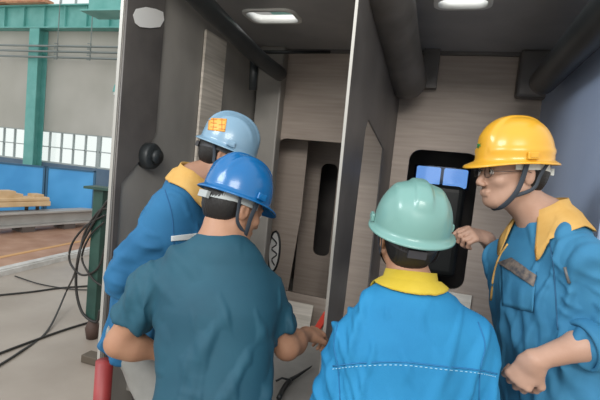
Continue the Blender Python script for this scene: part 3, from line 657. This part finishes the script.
# pipes
m_tube = mat('tube_brown', (.10, .092, .085), .45, col2=(.16, .15, .14), nscale=5)
def pipe(pts, r, lab, mt=None):
    b = BM(); q = spline(pts, 8); d = (q[-1]-q[-2]).normalized()
    q += [q[-1]+d*r*.35*k for k in (1, 2)]; R_ = [r]*(len(q)-2)+[r*.86, r*.45]; tube(b, q, r, 28, rs=R_); o = put('brace_pipe', b, mt or m_blk, cab, True); o['label'] = lab
pipe([at(187, -14, 1.95), at(222, 22, 2.3), at(258, 57, 2.75), at(280, 74, 3.05)], .050, 'black brace pipe under the roof on the side with the pale bar')
pipe([at(382, -30, 1.75), at(388, 0, 1.95), at(397, 42, 2.35), at(408, 82, 2.85)], .118, 'thick dark brown pipe hanging down beside the divider plate', m_tube)
pipe([on(640, -25, 0, XR-.09), on(602, 18, 0, XR-.09), on(565, 58, 0, XR-.09), on(543, 82, 0, XR-.09)], .068, 'dark brace pipe crossing the bluish side plate')
b = BM(); tube(b, [at(254, 58, 2.85), at(253, 90, 2.9)], .028, 12); put('hanger_rod', b, m_blk, cab, True)
b = BM(); tube(b, [at(258, 52, 2.95), at(330, 52, 3.08)], .012, 8); put('hanger_rod', b, m_blk, cab, True)
# inner compartment behind the back plate
Y2 = 3.95; S0 = on(322, 163, 1, Y2); S1 = on(339, 163, 1, Y2); SX0 = on(302, 200, 1, Y2).x
plate('inner_plate', [(SX0, ZF), (XD, ZF), (XD, ZR), (SX0, ZR)], [rrect(S0.x, .80, S1.x, S0.z, .06)], .02, (0, Y2, 0), (1, 0, 0), (0, 0, 1), m_st, cab)
oc = on(275, 251, 1, 3.52); oval = [(oc.x+.052*cos(a), oc.z+.175*sin(a)) for a in [2*pi*k/24 for k in range(24)]]
plate('inner_plate', [(XL, ZF), (-1.18, ZF), (-1.12, 1.2), (-1.12, ZR), (XL, ZR)], [], .015, (0, 3.52, 0), (1, 0, 0), (0, 0, 1), m_st, cab)['label'] = 'inner plate carrying the white oval cover'
od = plate('oval_cover', oval, [], .012, (0, 3.505, 0), (1, 0, 0), (0, 0, 1), mat('white_enamel', (.92, .92, .90), .3), cab); od['label'] = 'white oval cover'
b = BM(); tube(b, [(x, 3.495, z) for x, z in oval+oval[:1]], .009, 6, cap=False)
tube(b, spline([(oc.x+dx, 3.49, oc.z+dz) for dx, dz in ((-.03, .12), (.02, .07), (-.02, .02), (.03, -.02), (-.01, -.07), (.02, -.12))], 6), .006, 6); put('gasket', b, m_blk, od, True)
plate('end_plate', [(XL, ZF), (XR, ZF), (XR, ZR), (XL, ZR)], [rrect(-.30, 1.55, -.06, 1.74, .02), rrect(-.03, 1.55, .20, 1.74, .02)], .03, (0, YB+1.5, 0), (1, 0, 0), (0, 0, 1), m_dk, cab)
b = BM(); box(b, (-.05, YB+1.48, 1.645), (.54, .006, .21)); put('window_glass', b, glass('blue_glass', (.42, .62, .95), .1), cab)
b = BM(); box(b, (.0, 3.9, 1.2), (.32, .25, .75)); bevel(b, .05, 3); put('inner_box', b, m_blk, cab)
b = BM(); box(b, (-.98, YB-.16, ZF+.11), (.34, .012, .22), M=Matrix.Rotation(radians(-14), 3, 'X')); o = put('sill_plate', b, m_stl, cab); o['label'] = 'pale loose sill plate under the cut-out'
b = BM(); box(b, (-.02, YB-.012, .70+CZ), (.56, .014, .17)); put('cover_strip', b, mat('pale_strip', (.70, .66, .58), .55, col2=(.85, .80, .72), nscale=8, stretch=(.4, .4, 8)), cab)
b = BM(); box(b, (.045, YB-.03, .70+CZ), (.035, .02, .26)); put('latch', b, m_blk, cab)
# girder above the openings (seen through them)
b = BM(); box(b, (-2.5, 7.05, 4.45), (9, .08, .6)); box(b, (-2.5, 7.05, 4.76), (9, .5, .03)); box(b, (-2.5, 7.05, 4.14), (9, .5, .03))
tag(put('overhead_girder', b, m_green), 'turquoise overhead girder glimpsed through the roof openings', 'girder')
# tools in the cab
p = on(296, 381, 2, ZF+.01); t = thing('electrode_holder', 'black welding electrode holder lying open on the cab floor', 'tool', p)
A_ = [on(312, 366, 2, ZF+.02), on(300, 374, 2, ZF+.02), on(290, 380, 2, ZF+.02)]
b = BM(); tube(b, spline(A_, 5), .012, 10, .8, rs=[.003]+[.006+.0009*i for i in range(10)]); put('jaw', b, m_blk, t, True)
b = BM(); tube(b, spline([on(290, 380, 2, ZF+.018), on(284, 388, 2, ZF+.018), on(279, 398, 2, ZF+.018)], 5), .014, 10); put('handle', b, m_blk, t, True)
b = BM(); tube(b, [on(290, 380, 2, ZF+.03), on(282, 378, 2, ZF+.03), on(276, 381, 2, ZF+.02)], .006, 8); put('lever', b, m_blk, t, True)
p = on(322, 322, 1, 1.95); b = BM(); d0 = Vector((.02, 0, .12))
box(b, p+Vector((-.01, .0, -.02)), (.03, .05, .16), M=Matrix.Rotation(radians(24), 3, 'Y')); bevel(b, .006)
tag(put('red_clamp', b, mat('red_paint', (.55, .05, .03), .45)), 'small red clamp on the divider plate right behind the gripping hand', 'clamp')

# ---- outside: green post, hoses, red post
gp = on(98, 338, 2, 0); t = thing('green_jack_post', 'dark green steel post with a black foot standing left of the cab', 'post', gp)
gx = on(92, 338, 2, .0)
b = BM(); box(b, (gx.x, gx.y, .72), (.10, .08, 1.1)); bevel(b, .008); box(b, (gx.x, gx.y, 1.27), (.22, .16, .02), rz=.2); put('post', b, m_dgreen, t)
b = BM(); tube(b, [(gx.x, gx.y, .17), (gx.x, gx.y, .09), (gx.x, gx.y, .0)], .05, 16, rs=[.03, .06, .045]); put('foot', b, mat('dark_rust', (.07, .04, .03), .7), t, True)
bp = on(93, 362, 2, 0); b = BM(); box(b, (bp.x, bp.y, .03), (.14, .1, .06)); bevel(b, .008); tag(put('iron_block', b, mat('block_iron', (.09, .07, .05), .7)), 'small brown iron block on the floor by the red pipe', 'block')
b = BM(); rp_ = on(102, 399, 1, 1.5); tube(b, [(rp_.x, 1.5, 0), (rp_.x+.0, 1.5, .70)], .036, 20); tag(put('red_pipe_post', b, mat('red_primer', (.22, .018, .02), .5, col2=(.30, .04, .04), nscale=6), None, True), 'red painted pipe standing upright beside the grey trousers', 'pipe')
m_hose = mat('black_hose', (.02, .018, .016), .5)
def hose(pts, r, lab, name='hose'):
    b = BM(); tube(b, spline(pts, 10), r, 8); tag(put(name, b, m_hose, None, True), lab, name, 'hoses and cables on the floor')
G = lambda x, y: on(x, y, 2, .012)
hx_ = gx.y
c = lambda x, y: on(x, y, 1, gx.y-.06)
hose([G(-12, 372), G(20, 352), G(48, 330), G(66, 305)+Vector((0, 0, .15)), c(76, 270), c(84, 235), c(98, 212), c(108, 208)], .009, 'black cable looping down from the green post and off along the floor', 'cable')
hose([c(108, 200), c(94, 222), c(80, 250), c(76, 285), c(82, 312), c(96, 322), c(100, 310)], .011, 'thick black hose hanging in a wide loop on the green post', 'hose')
hose([c(105, 215), c(86, 226), c(72, 244), c(70, 262), c(82, 275), c(98, 268), c(106, 245)], .009, 'black hose coiled in a small loop above the wide one', 'hose')
hose([c(104, 222), c(90, 236), c(82, 258), c(92, 278), c(102, 286)], .008, 'inner black hose of the coil hugging the green post', 'hose')
hose([G(-10, 296), G(30, 292), G(60, 288), G(88, 286)], .010, 'thin black cable stretched across the floor nearest the floor rail', 'cable')
hose([G(-10, 357), G(30, 342), G(64, 330), G(90, 322)], .010, 'black cable running across the floor towards the foot of the green post', 'cable')
hose([G(15, 276), G(40, 284), G(70, 289), G(90, 290)], .007, 'thin dark wire slanting away from the floor rail', 'wire')

# ================================================================== PEOPLE
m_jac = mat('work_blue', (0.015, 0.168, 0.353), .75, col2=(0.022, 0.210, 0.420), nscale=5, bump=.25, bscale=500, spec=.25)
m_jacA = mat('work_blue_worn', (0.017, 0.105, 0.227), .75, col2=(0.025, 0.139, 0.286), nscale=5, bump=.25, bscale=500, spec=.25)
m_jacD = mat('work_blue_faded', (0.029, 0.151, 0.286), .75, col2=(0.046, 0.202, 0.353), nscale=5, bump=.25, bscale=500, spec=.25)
m_teal = mat('teal_knit', (.011, .060, .095), .7, col2=(.015, .078, .118), nscale=5, bump=.1, bscale=400, spec=.35)
m_yel = mat('collar_yellow', (0.504, 0.370, 0.034), .8, col2=(0.571, 0.428, 0.059), nscale=10, bump=.3, bscale=400, spec=.2)
m_yelo = mat('collar_orange', (0.521, 0.302, 0.084), .8, col2=(0.605, 0.378, 0.126), nscale=10, bump=.3, bscale=400, spec=.2)
m_trA = mat('grey_trousers', (0.185, 0.185, 0.176), .6, col2=(0.269, 0.269, 0.252), nscale=6, bump=.2, bscale=300)
m_trB = mat('dark_trousers', (0.025, 0.029, 0.042), .8, col2=(0.038, 0.042, 0.059), nscale=6)
m_hair = mat('black_hair', (.008, .007, .007), .45, bump=.4, bscale=500, bstretch=(1, 1, .2))
sk1 = SKIN('skin_tan', (0.336, 0.172, 0.105), (0.386, 0.210, 0.130)); sk2 = SKIN('skin_light', (0.386, 0.227, 0.160), (0.437, 0.269, 0.197)); sk3 = SKIN('skin_brown', (0.302, 0.160, 0.101), (0.353, 0.193, 0.126))
PL = dict(coat=.2)
h_mint = mat('mint_plastic', (0.160, 0.323, 0.294), .32, **PL); h_blue = mat('blue_plastic', (.005, .12, .33), .26, **PL)
h_sky = mat('sky_plastic', (0.185, 0.311, 0.420), .3, **PL); h_yel = mat('yellow_plastic', (0.672, 0.353, 0.029), .3, **PL)
b_wh = mat('band_white', (.62, .64, .60), .5); b_dk = mat('band_dark', (.03, .03, .035), .5); b_gr = mat('band_grey', (.35, .38, .38), .5)
m_strap = mat('strap_webbing', (.035, .045, .06), .7); m_stitch = mat('stitching', (.30, .55, .70), .7); m_seamd = mat('seam_dark', (.012, .14, .32), .8)

def armh(w, e, n): return dict()
# ---- centre worker, back view, mint helmet
J = dict(hd=at(409, 240, 1.29), hf=heading(2, 12), hu=(UP+RIGHT*.03).normalized(), nk=at(410, 290, 1.26), pv=at(396, 478, 1.20),
         rs=at(467, 336, 1.25), ls=at(355, 344, 1.26), re=at(482, 428, 1.22), le=at(326, 430, 1.27), rw=at(455, 470, 1.44), lw=at(365, 470, 1.47), feet=(.03, -.05))
J['rwd'] = heading(-30, -10); J['lwd'] = heading(30, -10); J['rwn'] = heading(-90, -30); J['lwn'] = heading(90, -30)
C_ = person('worker seen from behind in mint green hard hat and bright blue jacket with yellow collar', J, dict(name='jacket', mat=m_jac, tmat=m_jac, amp=.0075, freq=80, fat=1.0), sk1, m_hair, None, 3)
ht, p = hard_hat(C_['root'], C_['c'], C_['hx'], C_['hy'], C_['hz'], h_mint, 'wedge', b_dk, m_strap); ht['label'] = 'mint green hard hat'
o = shirt_collar(C_, m_yel, h0=.060, drop=.052, open_=.35, off=.0, r=(.069, .068), flare=.25, low=.012); o['label'] = 'yellow stand collar'
nk, up, sd, fr = C_['nk'], C_['up'], C_['sd'], C_['fr']; g = C_['garment']
yk = [at(x, y, 1.12) for x, y in ((333, 366), (360, 363), (400, 362), (440, 366), (478, 370), (497, 374))]
seam(g, yk, m_seamd, .0022)
b = BM(); q = snap(g, spline([y_-UP*.008 for y_ in yk], 16), .0008)
for i in range(0, len(q)-1, 2): tube(b, [q[i][0], q[i+1][0]], .0011, 5)
put('stitching', b, m_stitch, g)
for pts in ([(338, 322), (334, 345), (338, 366), (340, 400)], [(478, 322), (485, 345), (480, 370), (479, 402)]): seam(g, [at(x, y, 1.14) for x, y in pts], m_seamd, .0018)

# ---- worker in teal T-shirt, blue helmet
J = dict(hd=at(233, 207, 1.45), hf=heading(48, -18), hu=UP, nk=at(222, 243, 1.42), pv=at(210, 455, 1.32),
         rs=at(264, 290, 1.48), ls=at(152, 283, 1.42), re=at(287, 347, 1.53), le=at(119, 343, 1.42), rw=at(306, 334, 1.70), lw=at(160, 352, 1.49), feet=(.0, -.10))
J['rwd'] = (at(322, 331, 1.78)-J['rw']); J['rwn'] = -RIGHT*.2-UP*.9; J['rc'] = .75; J['lwd'] = heading(25, 5); J['lwn'] = heading(90, -10)
B_ = person('worker in dark teal T-shirt and royal blue hard hat gripping the divider plate', J, dict(name='t_shirt', mat=m_teal, tmat=m_trB, short=True, amp=.0065, freq=75, fat=1.0), sk1, m_hair, None, 11)
ht, p = hard_hat(B_['root'], B_['c'], B_['hx'], B_['hy'], B_['hz'], h_blue, 'three', b_gr, m_strap); ht['label'] = 'royal blue hard hat'
b = BM()
nk, up, sd, fr = B_['nk'], B_['up'], B_['sd'], B_['fr']; ring = [nk-up*.012+fr*.008+sd*.068*sin(a)+fr*.066*cos(a)-up*(.03*max(0, cos(a))) for a in [2*pi*k/32 for k in range(33)]]
tube(b, ring, .006, 8, upv=up, cap=False); put('neckband', b, m_teal, B_['garment'], True)

# ---- worker at the left, sky blue helmet
J = dict(hd=at(225, 156, 1.78), hf=heading(84, -17), hu=UP, nk=at(192, 181, 1.76), pv=at(142, 324, 1.88),
         rs=at(167, 212, 1.68), ls=at(190, 203, 1.98), re=at(124, 277, 1.66), le=at(212, 265, 2.05), rw=at(146, 318, 1.78), lw=at(235, 262, 2.2), feet=(.12, .12))
J['rwd'] = heading(60, -20); J['rwn'] = heading(0, -20); J['lc'] = .9; J['lwd'] = heading(75, 5); J['lwn'] = -UP
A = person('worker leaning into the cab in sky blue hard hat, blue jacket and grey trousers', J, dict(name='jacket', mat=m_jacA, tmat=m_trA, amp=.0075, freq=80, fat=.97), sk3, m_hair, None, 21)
ht, p = hard_hat(A['root'], A['c'], A['hx'], A['hy'], A['hz'], h_sky, 'band', b_dk, m_strap); ht['label'] = 'pale sky blue hard hat with an orange mark'
o = shirt_collar(A, m_yelo, h0=.05, drop=.06, open_=.5, off=.004, low=.0); o['label'] = 'orange yellow collar'
def on_hat(ht, pts, lift=.001): return snap(ht, pts, lift)
mk = mat('orange_print', (.80, .36, .06), .5)
cA = [at(x, y, 1.64) for x, y in ((209, 118), (227, 119), (225, 132), (208, 130))]
patch(ht, cA, mk, 'orange_mark', .0012, 8, 6, .001)
b = BM()
for (x0, y0, x1, y1) in ((211, 120, 217, 120), (214, 118.5, 214, 124), (211, 123, 217, 123.5), (220, 120, 225, 120.5), (222, 118.5, 222, 130), (219, 125, 225, 125), (211, 127, 217, 127.5), (214, 125, 213, 130), (219, 129, 225, 129.5)):
    q = snap(ht, [at(x0+(x1-x0)*k/4, y0+(y1-y0)*k/4, 1.64) for k in range(5)], .002); tube(b, [a for a, _ in q], .0013, 5)
put('mark_strokes', b, mat('mark_brown', (.40, .14, .03), .6), ht)
g = A['garment']; m_rf = mat('reflective_tape', (.55, .58, .58), .35)
patch(g, [at(171, 236, 1.60), at(197, 233, 1.65), at(197, 239, 1.65), at(171, 241, 1.60)], m_rf, 'reflective_tape', .003)
seam(g, [at(165, 190, 1.6), at(172, 215, 1.6), at(174, 245, 1.6)], mat('seam_dark_worn', (.01, .09, .22), .8), .002)

# ---- worker at the right, yellow helmet and glasses
J = dict(hd=at(513, 173, 1.41), hf=heading(-97, -5), hu=(UP+RIGHT*.0).normalized(), nk=at(547, 220, 1.42), pv=at(556, 430, 1.41), res=.0038,
         ls=at(582, 263, 1.24), rs=at(506, 260, 1.56), le=at(612, 336, 1.22), re=at(520, 292, 1.72), lw=at(535, 360, 1.19), rw=at(487, 239, 1.66), feet=(.02, -.1), lslv=.30, rslv=.62)
J['lwd'] = at(515, 384, 1.22)-J['lw']; J['lwn'] = heading(10, -20)-UP*.3; J['lc'] = .8; J['rwd'] = at(468, 232, 1.62)-J['rw']; J['rwn'] = -UP*.8+heading(0)*.5; J['rc'] = .95; J['rp'] = False
Dd = person('bespectacled worker in profile wearing yellow hard hat and blue jacket with orange collar', J, dict(name='jacket', mat=m_jacD, tmat=m_jacD, amp=.0075, freq=80, fat=1.06), sk2, m_hair, None, 31)
ht, p = hard_hat(Dd['root'], Dd['c'], Dd['hx'], Dd['hy'], Dd['hz'], h_yel, 'vee', b_wh, m_strap); ht['label'] = 'bright yellow hard hat'
o = shirt_collar(Dd, m_yelo, h0=.05, drop=.095, open_=.6, off=.012, tips=.06, lean=.1, low=-.008); o['label'] = 'orange yellow collar'
b = BM()   # small green emblem on the front of the hat
q = snap(ht, [p(.0+.012*sin(a), .13, .085+.008*cos(a)) for a in [2*pi*k/12 for k in range(12)]], .0015); b.faces.new([b.verts.new(a) for a, _ in q])
q = snap(ht, [p(.0, .13, .085), p(.02, .125, .092)], .002); tube(b, [a for a, _ in q], .002, 6)
put('green_emblem', b, mat('emblem_green', (.03, .20, .06), .5), ht)
# glasses
m_lens = glass('lens_glass', (.96, .98, 1), .08)
c, hx, hy, hz = Dd['c'], Dd['hx'], Dd['hy'], Dd['hz']; b = BM()
for s in (-1, 1):
    pts = [c+hx*(s*.033+.022*cos(a))+hy*(.108-.006*abs(cos(a)))+hz*(.002+.0165*sin(a)) for a in [2*pi*k/28 for k in range(29)]]
    tube(b, pts, .0012, 6, cap=False, upv=hy)
    tube(b, spline([c+hx*s*.055+hy*.104+hz*.006, c+hx*s*.073+hy*.08+hz*.006, c+hx*s*.080+hy*.0+hz*.006, c+hx*s*.078-hy*.02-hz*.012], 5), .0013, 6)
tube(b, [c+hx*-.012+hy*.108+hz*.006, c+hy*.112+hz*.008, c+hx*.012+hy*.108+hz*.006], .0012, 6)
gl = put('glasses', b, mat('wire_frame', (.12, .10, .09), .3, metal=.8), Dd['root'], True)
for s in (-1, 1):
    b = BM(); b.faces.new([b.verts.new(c+hx*(s*.033+.021*cos(a))+hy*(.108-.006*abs(cos(a)))+hz*(.002+.0155*sin(a))) for a in [2*pi*k/28 for k in range(28)]])
    put('lens', b, m_lens, gl)
g = Dd['garment']
cu = J['le'].lerp(J['lw'], .33); dv = (J['lw']-J['le']).normalized(); s_, u_ = frame_for(dv); b = BM()
for k, rr in ((-.018, .067), (0., .070), (.018, .069)): pass
rings = []
for k, rr in ((-.03, .064), (-.026, .071), (-.008, .073), (.012, .072), (.022, .069), (.022, .060), (-.02, .058)):
    rings.append([b.verts.new(cu+dv*k+(s_*cos(a)+u_*sin(a))*(rr+.002*sin(3*a+k*90))) for a in [2*pi*j/32 for j in range(32)]])
for a, d in zip(rings, rings[1:]+rings[:1]):
    for j in range(32): b.faces.new((a[j], a[(j+1) % 32], d[(j+1) % 32], d[j]))
put('rolled_cuff', b, m_jacD, g, True)
# chest pocket with flap and dark contents, pen loop on the sleeve
patch(g, [at(502, 262, 1.2), at(537, 272, 1.15), at(534, 312, 1.15), at(503, 305, 1.2)], m_jacD, 'chest_pocket', .004)
patch(g, [at(500, 264, 1.2), at(514, 259, 1.2), at(538, 276, 1.15), at(535, 287, 1.15)], mat('pocket_edge', (.20, .16, .13), .7, col2=(.06, .06, .07), nscale=60), 'pocket_flap', .009, th=.005)
pp = [a for a, _ in snap(g, [at(566, 267, 1.05), at(570, 283, 1.05)], .003)]
b = BM(); tube(b, pp, .0045, 8); put('sleeve_pen', b, mat('pen_grey', (.12, .12, .12), .4), g, True)
m_sdD = mat('seam_dark_faded', (.02, .10, .2), .8)
seam(g, [at(548, 232, 1.1), at(553, 262, 1.1), at(556, 300, 1.1), at(558, 330, 1.1)], m_sdD, .002)
seam(g, [at(508, 244, 1.3), at(500, 256, 1.3), at(494, 275, 1.3), at(491, 300, 1.3)], m_yelo, .004, name='placket_edge')
